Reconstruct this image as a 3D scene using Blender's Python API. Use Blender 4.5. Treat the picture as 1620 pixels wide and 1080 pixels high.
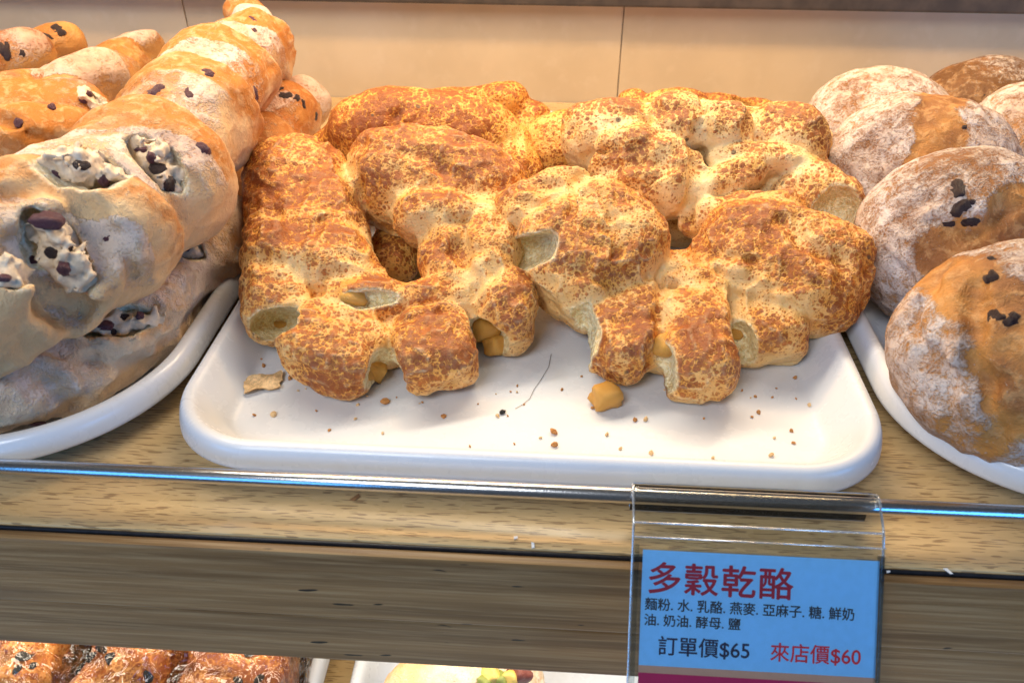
import bpy, math, random
import numpy as np
from mathutils import Matrix, Vector

# ------------------------------------------------------------------ scene, camera, light
sc = bpy.context.scene
for o in list(bpy.data.objects): bpy.data.objects.remove(o)
COL = sc.collection
EYE = np.array([0.0, 0.0, 0.26])
FPX, PITCH, YAW, ROLL = 1300.0, math.radians(35.32), math.radians(3.36), math.radians(0.2)
_cp, _sp, _cy, _sy = math.cos(PITCH), math.sin(PITCH), math.cos(YAW), math.sin(YAW)
FWD = np.array([-_sy*_cp, _cy*_cp, -_sp]); _r0 = np.array([_cy, _sy, 0.0]); _u0 = np.cross(_r0, FWD)
RIGHT = math.cos(ROLL)*_r0 + math.sin(ROLL)*_u0
UP = -math.sin(ROLL)*_r0 + math.cos(ROLL)*_u0
cam = bpy.data.cameras.new('camera'); cam_o = bpy.data.objects.new('camera', cam); COL.objects.link(cam_o)
cam.sensor_width = 36.0; cam.lens = 36.0*FPX/1620.0; cam.clip_start = 0.01; cam.clip_end = 50.0
cam_o.matrix_world = Matrix(((RIGHT[0], UP[0], -FWD[0], EYE[0]), (RIGHT[1], UP[1], -FWD[1], EYE[1]),
                             (RIGHT[2], UP[2], -FWD[2], EYE[2]), (0, 0, 0, 1)))
cam.dof.use_dof = True; cam.dof.focus_distance = 0.43; cam.dof.aperture_fstop = 16.0
sc.camera = cam_o
sc.view_settings.view_transform = 'Standard'; sc.view_settings.look = 'None'
sc.view_settings.exposure = 0.15; sc.view_settings.gamma = 1.0
world = bpy.data.worlds.new('World'); sc.world = world; world.use_nodes = True
bg = world.node_tree.nodes['Background']; bg.inputs[0].default_value = (0.80, 0.88, 1.0, 1); bg.inputs[1].default_value = 0.07

def lamp(name, loc, target, sx, sy, power, col):
    d = bpy.data.lights.new(name, 'AREA'); d.shape = 'RECTANGLE'; d.size = sx; d.size_y = sy
    d.energy = power; d.color = col
    o = bpy.data.objects.new(name, d); COL.objects.link(o); o.location = loc
    o.rotation_euler = (Vector(target) - Vector(loc)).to_track_quat('-Z', 'Y').to_euler()
    return o
lamp('warm_strip_lamp', (0.0, 0.60, 0.36), (0.0, 0.52, 0.0), 1.3, 0.04, 3.4, (1.0, 0.62, 0.27))
lamp('white_strip_lamp', (-0.10, 0.50, 0.40), (-0.06, 0.40, 0.0), 0.7, 0.04, 2.7, (1.0, 0.88, 0.70))
lamp('shop_ceiling_lamp', (-0.45, -0.65, 1.08), (0.0, 0.32, -0.02), 0.6, 0.5, 11.0, (0.88, 0.93, 1.0))
lamp('blue_window_light', (-0.90, -0.65, 0.14), (-0.1, 0.28, 0.0), 0.9, 0.5, 4.5, (0.08, 0.40, 1.0))
lamp('blue_window_light', (1.18, -0.60, 0.14), (0.1, 0.28, 0.0), 0.9, 0.5, 7.0, (0.08, 0.40, 1.0))
lamp('under_shelf_strip_lamp', (0.0, 0.26, -0.080), (0.0, 0.28, -0.3), 1.2, 0.02, 1.3, (1.0, 0.90, 0.74))

def ray(u, v): return FWD + RIGHT*(u-810)/FPX - UP*(v-540)/FPX
def az(u, v, z):
    d = ray(u, v); return EYE + d*(z-EYE[2])/d[2]
def ay(u, v, y):
    d = ray(u, v); return EYE + d*(y/d[1])

# ------------------------------------------------------------------ node helpers
class NT:
    def __init__(s, name):
        s.m = bpy.data.materials.new(name); s.m.use_nodes = True; s.t = s.m.node_tree
        s.b = s.t.nodes['Principled BSDF']; s.out = s.t.nodes['Material Output']
    def n(s, typ, ins=None, **kw):
        nd = s.t.nodes.new(typ)
        for k, v in kw.items(): setattr(nd, k, v)
        for k, v in (ins or {}).items(): s.set(nd.inputs[k], v)
        return nd
    def set(s, sock, v):
        if hasattr(v, 'is_output'): s.t.links.new(v, sock)
        elif hasattr(v, 'outputs'): s.t.links.new(v.outputs[0], sock)
        elif isinstance(v, (tuple, list)) and sock.type == 'RGBA' and len(v) == 3: sock.default_value = (*v, 1)
        else: sock.default_value = v
    def math(s, op, a, b=0.0, c=None, clamp=False):
        nd = s.n('ShaderNodeMath', operation=op, use_clamp=clamp); s.set(nd.inputs[0], a); s.set(nd.inputs[1], b)
        if c is not None: s.set(nd.inputs[2], c)
        return nd.outputs[0]
    def mix(s, f, a, b, mode='MIX'):
        nd = s.n('ShaderNodeMix', data_type='RGBA', blend_type=mode)
        s.set(nd.inputs[0], f); s.set(nd.inputs[6], a); s.set(nd.inputs[7], b); return nd.outputs[2]
    def ss(s, x, lo, hi, a=0.0, b=1.0):
        nd = s.n('ShaderNodeMapRange', interpolation_type='SMOOTHSTEP'); s.set(nd.inputs[0], x)
        s.set(nd.inputs[1], lo); s.set(nd.inputs[2], hi); s.set(nd.inputs[3], a); s.set(nd.inputs[4], b); return nd.outputs[0]
    def noise(s, vec, scale, detail=2.0, rough=0.5, dist=0.0, off=None):
        if off is not None:
            vec = s.n('ShaderNodeVectorMath', {0: vec, 1: off}, operation='ADD').outputs[0]
        nd = s.n('ShaderNodeTexNoise', {'Vector': vec, 'Scale': scale, 'Detail': detail, 'Roughness': rough, 'Distortion': dist})
        return nd.outputs[0]
    def coord(s, scale=None):
        c = s.n('ShaderNodeTexCoord').outputs['Object']
        if scale: c = s.n('ShaderNodeMapping', {'Vector': c, 'Scale': scale}).outputs[0]
        return c
    def bump(s, h, strength, dist, normal=None):
        nd = s.n('ShaderNodeBump', {'Height': h, 'Strength': strength, 'Distance': dist})
        if normal is not None: s.set(nd.inputs['Normal'], normal)
        return nd.outputs[0]
    def done(s, col=None, rough=None, normal=None, **kw):
        if col is not None: s.set(s.b.inputs['Base Color'], col)
        if rough is not None: s.set(s.b.inputs['Roughness'], rough)
        if normal is not None: s.set(s.b.inputs['Normal'], normal)
        for k, v in kw.items(): s.set(s.b.inputs[k.replace('_', ' ')], v)
        return s.m

def attr_masks(t):
    a = t.n('ShaderNodeAttribute', attribute_name='mask')
    sp = t.n('ShaderNodeSeparateColor', {0: a.outputs['Color']})
    return sp.outputs[0], sp.outputs[1], sp.outputs[2]

def mat_cheese(name, cream=(0.78, 0.50, 0.20), gold=(0.69, 0.30, 0.048), seed=0.0):
    t = NT(name); c = t.coord(); crumb, bake, fl = attr_masks(t)
    warp = t.n('ShaderNodeTexNoise', {'Vector': c, 'Scale': 120.0, 'Detail': 2.0}).outputs['Color']
    cw = t.n('ShaderNodeVectorMath', {0: c, 1: t.n('ShaderNodeVectorMath', {0: warp, 'Scale': 0.004}, operation='SCALE').outputs[0]}, operation='ADD').outputs[0]
    big = t.noise(c, 42.0, 3.0, 0.55, off=(seed, 1.3, 2.1))
    dens = t.math('ADD', t.math('MULTIPLY', t.math('SUBTRACT', big, 0.5), 1.5), t.math('MULTIPLY', t.math('SUBTRACT', bake, 0.5), 0.85))
    def dots(scale, gain, o):
        vo = t.n('ShaderNodeTexVoronoi', {'Vector': t.n('ShaderNodeVectorMath', {0: cw, 1: o}, operation='ADD').outputs[0], 'Scale': scale}, feature='F1')
        rnd = t.n('ShaderNodeSeparateColor', {0: vo.outputs['Color']}).outputs[0]
        rad = t.math('ADD', t.math('MULTIPLY', rnd, 0.42), t.math('MULTIPLY', dens, gain))
        return t.ss(t.math('SUBTRACT', rad, vo.outputs['Distance']), -0.20, 0.06)
    s1 = dots(380.0, 0.70, (3.1, seed, 0.0)); s2 = dots(700.0, 0.60, (0.0, 5.1, seed))
    sp = t.math('MAXIMUM', s1, t.math('MULTIPLY', s2, 0.8))
    base = t.mix(t.ss(t.math('ADD', big, t.math('MULTIPLY', bake, 0.35)), 0.42, 0.86), cream, gold)
    var = t.noise(c, 160.0, 2.0, 0.5, off=(9.0, 0.0, seed))
    brown = t.mix(t.ss(t.math('ADD', var, t.math('MULTIPLY', dens, 0.5)), 0.35, 0.80), (0.45, 0.125, 0.014), (0.22, 0.046, 0.007))
    col = t.mix(t.math('MULTIPLY', sp, 0.92), base, brown)
    seeds = t.n('ShaderNodeTexVoronoi', {'Vector': c, 'Scale': 75.0, 'Randomness': 1.0}, feature='F1')
    seedm = t.ss(seeds.outputs['Distance'], 0.095, 0.13, 1.0, 0.0)
    gate = t.math('GREATER_THAN', t.n('ShaderNodeSeparateColor', {0: seeds.outputs['Color']}).outputs[0], 0.80)
    col = t.mix(t.math('MULTIPLY', t.math('MULTIPLY', seedm, gate), 0.8), col, (0.11, 0.065, 0.035))
    pore = t.noise(c, 520.0, 2.0, 0.6, off=(4.0, 4.0, 4.0))
    ccol = t.mix(t.ss(pore, 0.38, 0.60), (0.78, 0.58, 0.27), (0.94, 0.81, 0.51))
    col = t.mix(crumb, col, ccol)
    fine = t.noise(c, 1100.0, 2.0, 0.6)
    midn = t.noise(c, 190.0, 3.0, 0.6)
    h = t.math('ADD', t.math('ADD', t.math('MULTIPLY', sp, 0.30), t.math('MULTIPLY', fine, 0.30)), t.math('MULTIPLY', midn, 1.1))
    h = t.math('ADD', h, t.math('MULTIPLY', t.math('MULTIPLY', crumb, pore), 1.6))
    rough = t.ss(sp, 0.0, 1.0, 0.42, 0.55)
    return t.done(col, rough, t.bump(h, 0.9, 0.0014), Specular_IOR_Level=0.42, Subsurface_Weight=0.12,
                  Subsurface_Radius=(0.006, 0.003, 0.0015), Subsurface_Scale=0.6)

def mat_floury(name, crust=(0.52, 0.235, 0.06), dark=(0.25, 0.10, 0.03), flour=(0.70, 0.645, 0.615), patch=0.0, seed=0.0, stain=0.0):
    """mask: R crumb, G bake, B flour cover"""
    t = NT(name); c = t.coord(); crumb, bake, fl = attr_masks(t)
    big = t.noise(c, 38.0, 3.0, 0.6, off=(seed, 0, 3.0))
    mid = t.noise(c, 150.0, 4.0, 0.65, dist=0.4, off=(0, seed, 1.0))
    fine = t.noise(c, 750.0, 3.0, 0.7)
    body = t.mix(t.ss(t.math('ADD', big, t.math('MULTIPLY', t.math('SUBTRACT', bake, 0.5), 0.6)), 0.30, 0.72), crust, dark)
    body = t.mix(t.math('MULTIPLY', t.ss(mid, 0.48, 0.66), 0.45), body, t.mix(0.5, crust, (0.75, 0.5, 0.25)))
    if stain:
        sn = t.noise(c, 26.0, 3.0, 0.6, off=(seed, 8.0, 8.0))
        body = t.mix(t.math('MULTIPLY', t.ss(sn, 0.56, 0.74), stain), body, (0.235, 0.165, 0.150))
    q = t.math('ADD', t.math('MULTIPLY', mid, 0.55), t.math('MULTIPLY', fine, 0.45))
    lim = t.math('SUBTRACT', 0.80, t.math('MULTIPLY', fl, 0.42 + patch))
    fm = t.ss(t.math('SUBTRACT', q, lim), -0.04, 0.17)
    dots = t.ss(t.noise(c, 900.0, 1.0, 0.5, off=(7, 7, 7)), 0.69, 0.74)
    fm = t.math('MAXIMUM', fm, t.math('MULTIPLY', dots, t.math('MULTIPLY', t.ss(fl, 0.02, 0.3, 0.35, 0.9), t.ss(big, 0.35, 0.6))))
    fcol = t.mix(t.ss(big, 0.35, 0.65), flour, t.mix(0.45, flour, body))
    col = t.mix(t.math('MULTIPLY', fm, 0.80), body, fcol)
    pore = t.noise(c, 480.0, 2.0, 0.6, off=(4.0, 4.0, 4.0))
    col = t.mix(crumb, col, t.mix(t.ss(pore, 0.40, 0.62), (0.70, 0.55, 0.33), (0.86, 0.78, 0.60)))
    h = t.math('ADD', t.math('MULTIPLY', mid, 1.0), t.math('ADD', t.math('MULTIPLY', fine, 0.35), t.math('MULTIPLY', fm, 0.4)))
    rough = t.ss(fm, 0.0, 0.8, 0.55, 0.92)
    return t.done(col, rough, t.bump(h, 1.0, 0.0015), Specular_IOR_Level=0.28, Subsurface_Weight=0.08,
                  Subsurface_Radius=(0.006, 0.003, 0.0015), Subsurface_Scale=0.6)

def mat_plain(name, col, rough=0.5, vary=0.15, scale=300.0, bump=0.0, **kw):
    t = NT(name); c = t.coord(); n = t.noise(c, scale, 3.0, 0.6)
    dark = tuple(x*(1-vary) for x in col); lite = tuple(min(1.0, x*(1+vary)) for x in col)
    nm = t.bump(n, bump, 0.0006) if bump else None
    return t.done(t.mix(t.ss(n, 0.3, 0.7), dark, lite), rough, nm, **kw)

def mat_beech(name):
    t = NT(name); c = t.coord()
    g = t.noise(t.n('ShaderNodeMapping', {'Vector': c, 'Scale': (3.0, 60.0, 60.0)}).outputs[0], 1.0, 4.0, 0.6)
    g2 = t.noise(t.n('ShaderNodeMapping', {'Vector': c, 'Scale': (14.0, 420.0, 420.0)}).outputs[0], 1.0, 2.0, 0.6)
    fl = t.noise(t.n('ShaderNodeMapping', {'Vector': c, 'Scale': (120.0, 1300.0, 1300.0)}).outputs[0], 1.0, 0.0, 0.5)
    col = t.mix(t.ss(g, 0.3, 0.7), (0.54, 0.365, 0.165), (0.65, 0.455, 0.225))
    col = t.mix(t.math('MULTIPLY', t.ss(g2, 0.35, 0.75), 0.22), col, (0.36, 0.22, 0.10))
    col = t.mix(t.math('MULTIPLY', t.ss(fl, 0.61, 0.68), 0.6), col, (0.16, 0.085, 0.04))
    smear = t.noise(t.n('ShaderNodeMapping', {'Vector': c, 'Scale': (14.0, 40.0, 1.0)}).outputs[0], 1.0, 4.0, 0.65)
    col = t.mix(t.math('MULTIPLY', t.ss(smear, 0.58, 0.78), 0.22), col, (0.55, 0.52, 0.47))
    return t.done(col, t.ss(smear, 0.4, 0.7, 0.24, 0.42), t.bump(g2, 0.10, 0.0003), Specular_IOR_Level=0.5)

def mat_darkwood(name):
    t = NT(name); c = t.coord()
    def st(a, b, d=4.0, o=(0, 0, 0)):
        return t.noise(t.n('ShaderNodeMapping', {'Vector': c, 'Scale': (a, b, b), 'Location': o}).outputs[0], 1.0, d, 0.62)
    a = st(2.2, 85.0); b = st(16.0, 520.0, 3.0, (3, 1, 2)); k = st(55.0, 260.0, 1.0, (5, 5, 5)); w = st(3.0, 30.0, 3.0, (8, 8, 8))
    col = t.mix(t.ss(a, 0.28, 0.72), (0.125, 0.062, 0.020), (0.30, 0.168, 0.064))
    col = t.mix(t.math('MULTIPLY', t.ss(b, 0.42, 0.70), 0.5), col, (0.40, 0.265, 0.125))
    col = t.mix(t.math('MULTIPLY', t.ss(w, 0.55, 0.75), 0.5), col, (0.075, 0.052, 0.034))
    col = t.mix(t.ss(k, 0.74, 0.78), col, (0.012, 0.009, 0.007))
    dust = t.noise(c, 900.0, 2.0, 0.6)
    col = t.mix(t.math('MULTIPLY', t.ss(dust, 0.72, 0.78), 0.35), col, (0.35, 0.32, 0.29))
    return t.done(col, 0.42, t.bump(b, 0.25, 0.0006), Specular_IOR_Level=0.45)

def mat_tile(name):
    t = NT(name); c = t.coord()
    a = t.noise(c, 9.0, 4.0, 0.6); b = t.noise(c, 60.0, 3.0, 0.6)
    col = t.mix(t.ss(a, 0.3, 0.7), (0.50, 0.395, 0.265), (0.57, 0.455, 0.31))
    col = t.mix(t.math('MULTIPLY', t.ss(b, 0.5, 0.75), 0.35), col, (0.61, 0.505, 0.37))
    return t.done(col, 0.38, t.bump(b, 0.1, 0.0005), Specular_IOR_Level=0.4)

def mat_tray(name):
    t = NT(name); c = t.coord()
    s = t.noise(t.n('ShaderNodeMapping', {'Vector': c, 'Scale': (90, 700, 200), 'Rotation': (0, 0, 0.5)}).outputs[0], 1.0, 2.0, 0.6)
    g = t.noise(c, 30.0, 4.0, 0.7); fine = t.noise(c, 420.0, 2.0, 0.6)
    col = t.mix(t.math('MULTIPLY', t.ss(g, 0.56, 0.78), 0.5), (0.67, 0.685, 0.715), (0.58, 0.575, 0.56))
    col = t.mix(t.math('MULTIPLY', t.ss(fine, 0.70, 0.78), 0.25), col, (0.55, 0.50, 0.45))
    return t.done(col, t.ss(g, 0.35, 0.7, 0.20, 0.36), t.bump(t.math('ADD', t.math('MULTIPLY', s, 0.4), g), 0.10, 0.0004), Specular_IOR_Level=0.5)

def mat_acrylic(name, tint=(0.97, 0.985, 0.99), fac=0.06, rough=0.03):
    t = NT(name); t.t.nodes.remove(t.b)
    tr = t.n('ShaderNodeBsdfTransparent', {0: tint}); gl = t.n('ShaderNodeBsdfGlossy', {'Color': (1, 1, 1), 'Roughness': rough})
    fr = t.n('ShaderNodeFresnel', {'IOR': 1.49}); c = t.coord()
    sm = t.noise(c, 160.0, 4.0, 0.7)
    f = t.math('ADD', t.math('MULTIPLY', fr.outputs[0], 1.0), t.math('MULTIPLY', t.ss(sm, 0.6, 0.8), fac), clamp=True)
    mx = t.n('ShaderNodeMixShader', {0: f, 1: tr.outputs[0], 2: gl.outputs[0]})
    t.t.links.new(mx.outputs[0], t.out.inputs[0]); return t.m

def mat_edge(name):  # whitish diffuse mix puts the highlights of the acrylic edges into the colour
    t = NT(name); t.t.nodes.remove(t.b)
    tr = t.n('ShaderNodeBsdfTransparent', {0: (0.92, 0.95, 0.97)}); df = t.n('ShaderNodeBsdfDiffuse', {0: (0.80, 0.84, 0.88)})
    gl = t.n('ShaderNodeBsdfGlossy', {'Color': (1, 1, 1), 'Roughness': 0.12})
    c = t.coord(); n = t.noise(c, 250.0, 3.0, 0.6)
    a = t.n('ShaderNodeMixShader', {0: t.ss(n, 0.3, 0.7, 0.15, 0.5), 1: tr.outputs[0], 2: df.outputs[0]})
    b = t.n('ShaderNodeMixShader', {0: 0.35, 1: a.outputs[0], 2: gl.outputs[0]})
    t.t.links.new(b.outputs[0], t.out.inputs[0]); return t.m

def mat_film(name):
    t = NT(name); t.t.nodes.remove(t.b)
    c = t.coord(); n = t.noise(c, 55.0, 3.0, 0.6, dist=1.5)
    nm = t.bump(n, 0.9, 0.006)
    tr = t.n('ShaderNodeBsdfTransparent', {0: (0.97, 0.97, 0.97)}); gl = t.n('ShaderNodeBsdfGlossy', {'Color': (1, 1, 1), 'Roughness': 0.06, 'Normal': nm})
    fr = t.n('ShaderNodeFresnel', {'IOR': 1.45, 'Normal': nm})
    mx = t.n('ShaderNodeMixShader', {0: t.math('MULTIPLY', fr.outputs[0], 1.0, clamp=True), 1: tr.outputs[0], 2: gl.outputs[0]})
    t.t.links.new(mx.outputs[0], t.out.inputs[0]); return t.m

M = dict(
    cheese=mat_cheese('cheese_bread_crust', seed=0.0),
    cheese_pale=mat_cheese('cheese_bread_pale_crust', cream=(0.85, 0.62, 0.31), gold=(0.76, 0.42, 0.11), seed=2.0),
    cheese_gold=mat_cheese('cheese_bread_golden_crust', cream=(0.80, 0.50, 0.15), gold=(0.74, 0.34, 0.055), seed=5.0),
    boule=mat_floury('floury_boule_crust', seed=1.0),
    boule_dark=mat_floury('dark_boule_crust', crust=(0.36, 0.15, 0.04), dark=(0.14, 0.06, 0.02), seed=4.0),
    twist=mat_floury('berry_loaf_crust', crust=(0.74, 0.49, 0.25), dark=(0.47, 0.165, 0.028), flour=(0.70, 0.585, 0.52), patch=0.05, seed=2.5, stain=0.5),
    twist_pale=mat_floury('pale_berry_loaf_crust', crust=(0.80, 0.57, 0.36), dark=(0.62, 0.30, 0.10), flour=(0.76, 0.65, 0.60), patch=0.06, seed=3.5, stain=0.18),
    twist_gold=mat_floury('golden_berry_loaf_crust', crust=(0.60, 0.30, 0.09), dark=(0.40, 0.135, 0.024), flour=(0.64, 0.50, 0.44), patch=0.06, seed=6.5),
    raisin=mat_plain('raisin_skin', (0.030, 0.014, 0.016), 0.35, 0.5, 500.0, 0.8),
    berry=mat_plain('berry_skin', (0.105, 0.035, 0.050), 0.35, 0.5, 500.0, 0.8),
    cream=mat_plain('cream_filling', (0.68, 0.53, 0.37), 0.5, 0.16, 260.0, 0.8, Subsurface_Weight=0.1, Subsurface_Radius=(0.004, 0.003, 0.002)),
    cheese_cube=mat_plain('baked_cheese', (0.66, 0.335, 0.06), 0.34, 0.34, 130.0, 0.6, Subsurface_Weight=0.15, Subsurface_Radius=(0.005, 0.003, 0.001)),
    crumb=mat_plain('toasted_crumb', (0.50, 0.22, 0.06), 0.6, 0.4, 600.0, 0.5),
    pale_crumb=mat_plain('pale_crumb', (0.72, 0.48, 0.24), 0.6, 0.3, 600.0, 0.5),
    black_seed=mat_plain('black_seed', (0.012, 0.011, 0.010), 0.4, 0.3, 600.0, 0.4),
    beech=mat_beech('beech_laminate'), dark=mat_darkwood('weathered_dark_wood'), tile=mat_tile('beige_wall_tile'),
    grout=mat_plain('grey_grout', (0.48, 0.39, 0.29), 0.8), tray=mat_tray('white_melamine'),
    metal=mat_plain('brushed_steel', (0.66, 0.66, 0.67), 0.24, 0.08, 900.0, 0.08, Metallic=1.0),
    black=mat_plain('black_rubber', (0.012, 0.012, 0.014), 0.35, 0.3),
    acrylic=mat_acrylic('clear_acrylic'), acrylic_edge=mat_acrylic('clear_acrylic_edge', (0.80, 0.84, 0.86), 0.5, 0.15),
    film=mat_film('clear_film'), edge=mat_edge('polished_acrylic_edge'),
    card=mat_plain('blue_card', (0.17, 0.50, 0.96), 0.45, 0.03), tan=mat_plain('tan_print', (0.42, 0.27, 0.21), 0.45, 0.03),
    magenta=mat_plain('magenta_print', (0.36, 0.008, 0.10), 0.45, 0.03), white=mat_plain('white_paper', (0.78, 0.80, 0.82), 0.5, 0.03),
    ink_red=mat_plain('dark_red_ink', (0.26, 0.006, 0.035), 0.5, 0.05), ink_red2=mat_plain('red_ink', (0.50, 0.012, 0.03), 0.5, 0.05),
    ink_blue=mat_plain('navy_ink', (0.010, 0.016, 0.060), 0.5, 0.05), ink_black=mat_plain('black_ink', (0.015, 0.02, 0.035), 0.5, 0.05),
    hair=mat_plain('hair', (0.09, 0.07, 0.07), 0.4), cabbage=mat_plain('green_relish', (0.20, 0.22, 0.04), 0.35, 0.4, 300.0, 0.5),
    egg=mat_plain('yellow_egg', (0.64, 0.42, 0.09), 0.35, 0.2, 250.0, 0.5), ham=mat_plain('brown_meat', (0.16, 0.035, 0.02), 0.4, 0.3, 200.0, 0.5),
    bun=mat_floury('pale_bun_crust', crust=(0.74, 0.58, 0.38), dark=(0.66, 0.40, 0.18), flour=(0.80, 0.73, 0.62), patch=0.0),
    spicy=mat_cheese('chilli_bread_crust', cream=(0.66, 0.36, 0.12), gold=(0.56, 0.22, 0.045), seed=8.0),
    seaweed=mat_plain('seaweed_flake', (0.012, 0.014, 0.012), 0.5, 0.3, 300.0, 0.5),
    ledge=mat_plain('ledge_wood', (0.050, 0.036, 0.026), 0.6, 0.3, 60.0), plain_wood=mat_plain('divider_wood', (0.30, 0.15, 0.06), 0.5, 0.2),
)

# ------------------------------------------------------------------ object helpers
def mesh_obj(name, verts, faces, mat, parent=None, loc=(0, 0, 0), smooth=True):
    me = bpy.data.meshes.new(name)
    me.from_pydata([tuple(v) for v in verts], [], [tuple(f) for f in faces]); me.update()
    if smooth: me.polygons.foreach_set('use_smooth', [True]*len(me.polygons))
    me.materials.append(mat)
    o = bpy.data.objects.new(name, me); COL.objects.link(o); o.location = loc
    if parent: o.parent = parent
    return o
def tag(o, label=None, cat=None, group=None, kind=None):
    if label: o['label'] = label
    if cat: o['category'] = cat
    if group: o['group'] = group
    if kind: o['kind'] = kind
    return o
def empty(name, loc=(0, 0, 0)):
    o = bpy.data.objects.new(name, None); COL.objects.link(o); o.location = loc; o.empty_display_size = 0.02; return o
def box(name, lo, hi, mat, parent=None, bev=0.0):
    lo = np.array(lo, float); hi = np.array(hi, float); c = (lo+hi)/2; h = (hi-lo)/2
    if bev <= 0:
        v = [(sx*h[0], sy*h[1], sz*h[2]) for sx in (-1, 1) for sy in (-1, 1) for sz in (-1, 1)]
        f = [(0, 1, 3, 2), (4, 6, 7, 5), (0, 4, 5, 1), (2, 3, 7, 6), (0, 2, 6, 4), (1, 5, 7, 3)]
        o = mesh_obj(name, v, f, mat, None, c, smooth=False)
    else:
        import bmesh
        bm = bmesh.new(); bmesh.ops.create_cube(bm, size=2.0)
        for v in bm.verts: v.co = Vector((v.co.x*h[0], v.co.y*h[1], v.co.z*h[2]))
        bmesh.ops.bevel(bm, geom=bm.edges[:], offset=bev, segments=2, profile=0.6, affect='EDGES')
        me = bpy.data.meshes.new(name); bm.to_mesh(me); bm.free(); me.materials.append(mat)
        o = bpy.data.objects.new(name, me); COL.objects.link(o); o.location = c
    if parent:
        o.parent = parent; o.location = Vector(c) - parent.location
    return o
def tube(name, pts, r, mat, parent=None, n=10):
    pts = [np.array(p, float) for p in pts]; V, F = [], []
    for i, p in enumerate(pts):
        t = pts[min(i+1, len(pts)-1)] - pts[max(i-1, 0)]; t /= np.linalg.norm(t)
        a = np.cross(t, (0, 0, 1.0)); a /= max(1e-9, np.linalg.norm(a)); b = np.cross(t, a)
        for k in range(n):
            th = 2*math.pi*k/n; V.append(p + r*(math.cos(th)*a + math.sin(th)*b))
    for i in range(len(pts)-1):
        for k in range(n): F.append((i*n+k, i*n+(k+1) % n, (i+1)*n+(k+1) % n, (i+1)*n+k))
    F.append(tuple(range(n))[::-1]); F.append(tuple((len(pts)-1)*n+k for k in range(n)))
    return mesh_obj(name, V, F, mat, parent)

# ------------------------------------------------------------------ implicit-surface bread kit
RNG = np.random.default_rng(7)
_TAB = RNG.random((32, 32, 32)).astype(np.float32)*2-1
def vnoise(P, freq, off=0.0):
    q = P*freq + off + 1000.0
    i = np.floor(q).astype(np.int32); f = (q-i).astype(np.float32); f = f*f*(3-2*f)
    i0 = i & 31; i1 = (i+1) & 31
    def T(a, b, c): return _TAB[a[:, 0], b[:, 1], c[:, 2]]
    x, y, z = f[:, 0], f[:, 1], f[:, 2]
    c00 = T(i0, i0, i0)*(1-x)+T(i1, i0, i0)*x; c10 = T(i0, i1, i0)*(1-x)+T(i1, i1, i0)*x
    c01 = T(i0, i0, i1)*(1-x)+T(i1, i0, i1)*x; c11 = T(i0, i1, i1)*(1-x)+T(i1, i1, i1)*x
    return (c00*(1-y)+c10*y)*(1-z)+(c01*(1-y)+c11*y)*z
def fbm(P, freq, off=0.0, n=3):
    s = 0; a = 1.0
    for k in range(n): s = s + a*vnoise(P, freq*2.03**k, off+17.3*k); a *= 0.5
    return s
def smin(a, b, k):
    h = np.maximum(k-np.abs(a-b), 0)/k; return np.minimum(a, b)-h*h*k*0.25
def smax(a, b, k): return -smin(-a, -b, k)
def rotm(rz=0, rx=0, ry=0):
    return np.array((Matrix.Rotation(math.radians(rz), 3, 'Z') @ Matrix.Rotation(math.radians(rx), 3, 'X') @ Matrix.Rotation(math.radians(ry), 3, 'Y')))
def s_cap(P, a, b, ra, rb, fl=1.0):
    """tapered capsule, fl < 1 flattens it vertically"""
    S = np.array([1, 1, 1.0/fl]); d = (b-a)*S; q = (P-a)*S
    t = np.clip(q@d/max(1e-9, d@d), 0, 1); return np.linalg.norm(q-t[:, None]*d, axis=1)-(ra+(rb-ra)*t)
def s_ell(P, c, r, R):
    q = (P-c)@R; k0 = np.linalg.norm(q/r, axis=1); k1 = np.linalg.norm(q/(r*r), axis=1)
    return k0*(k0-1)/np.maximum(k1, 1e-6)
def s_box(P, c, h, R, rd):
    q = np.abs((P-c)@R)-(h-rd); return np.linalg.norm(np.maximum(q, 0), axis=1)+np.minimum(q.max(axis=1), 0)-rd

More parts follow.
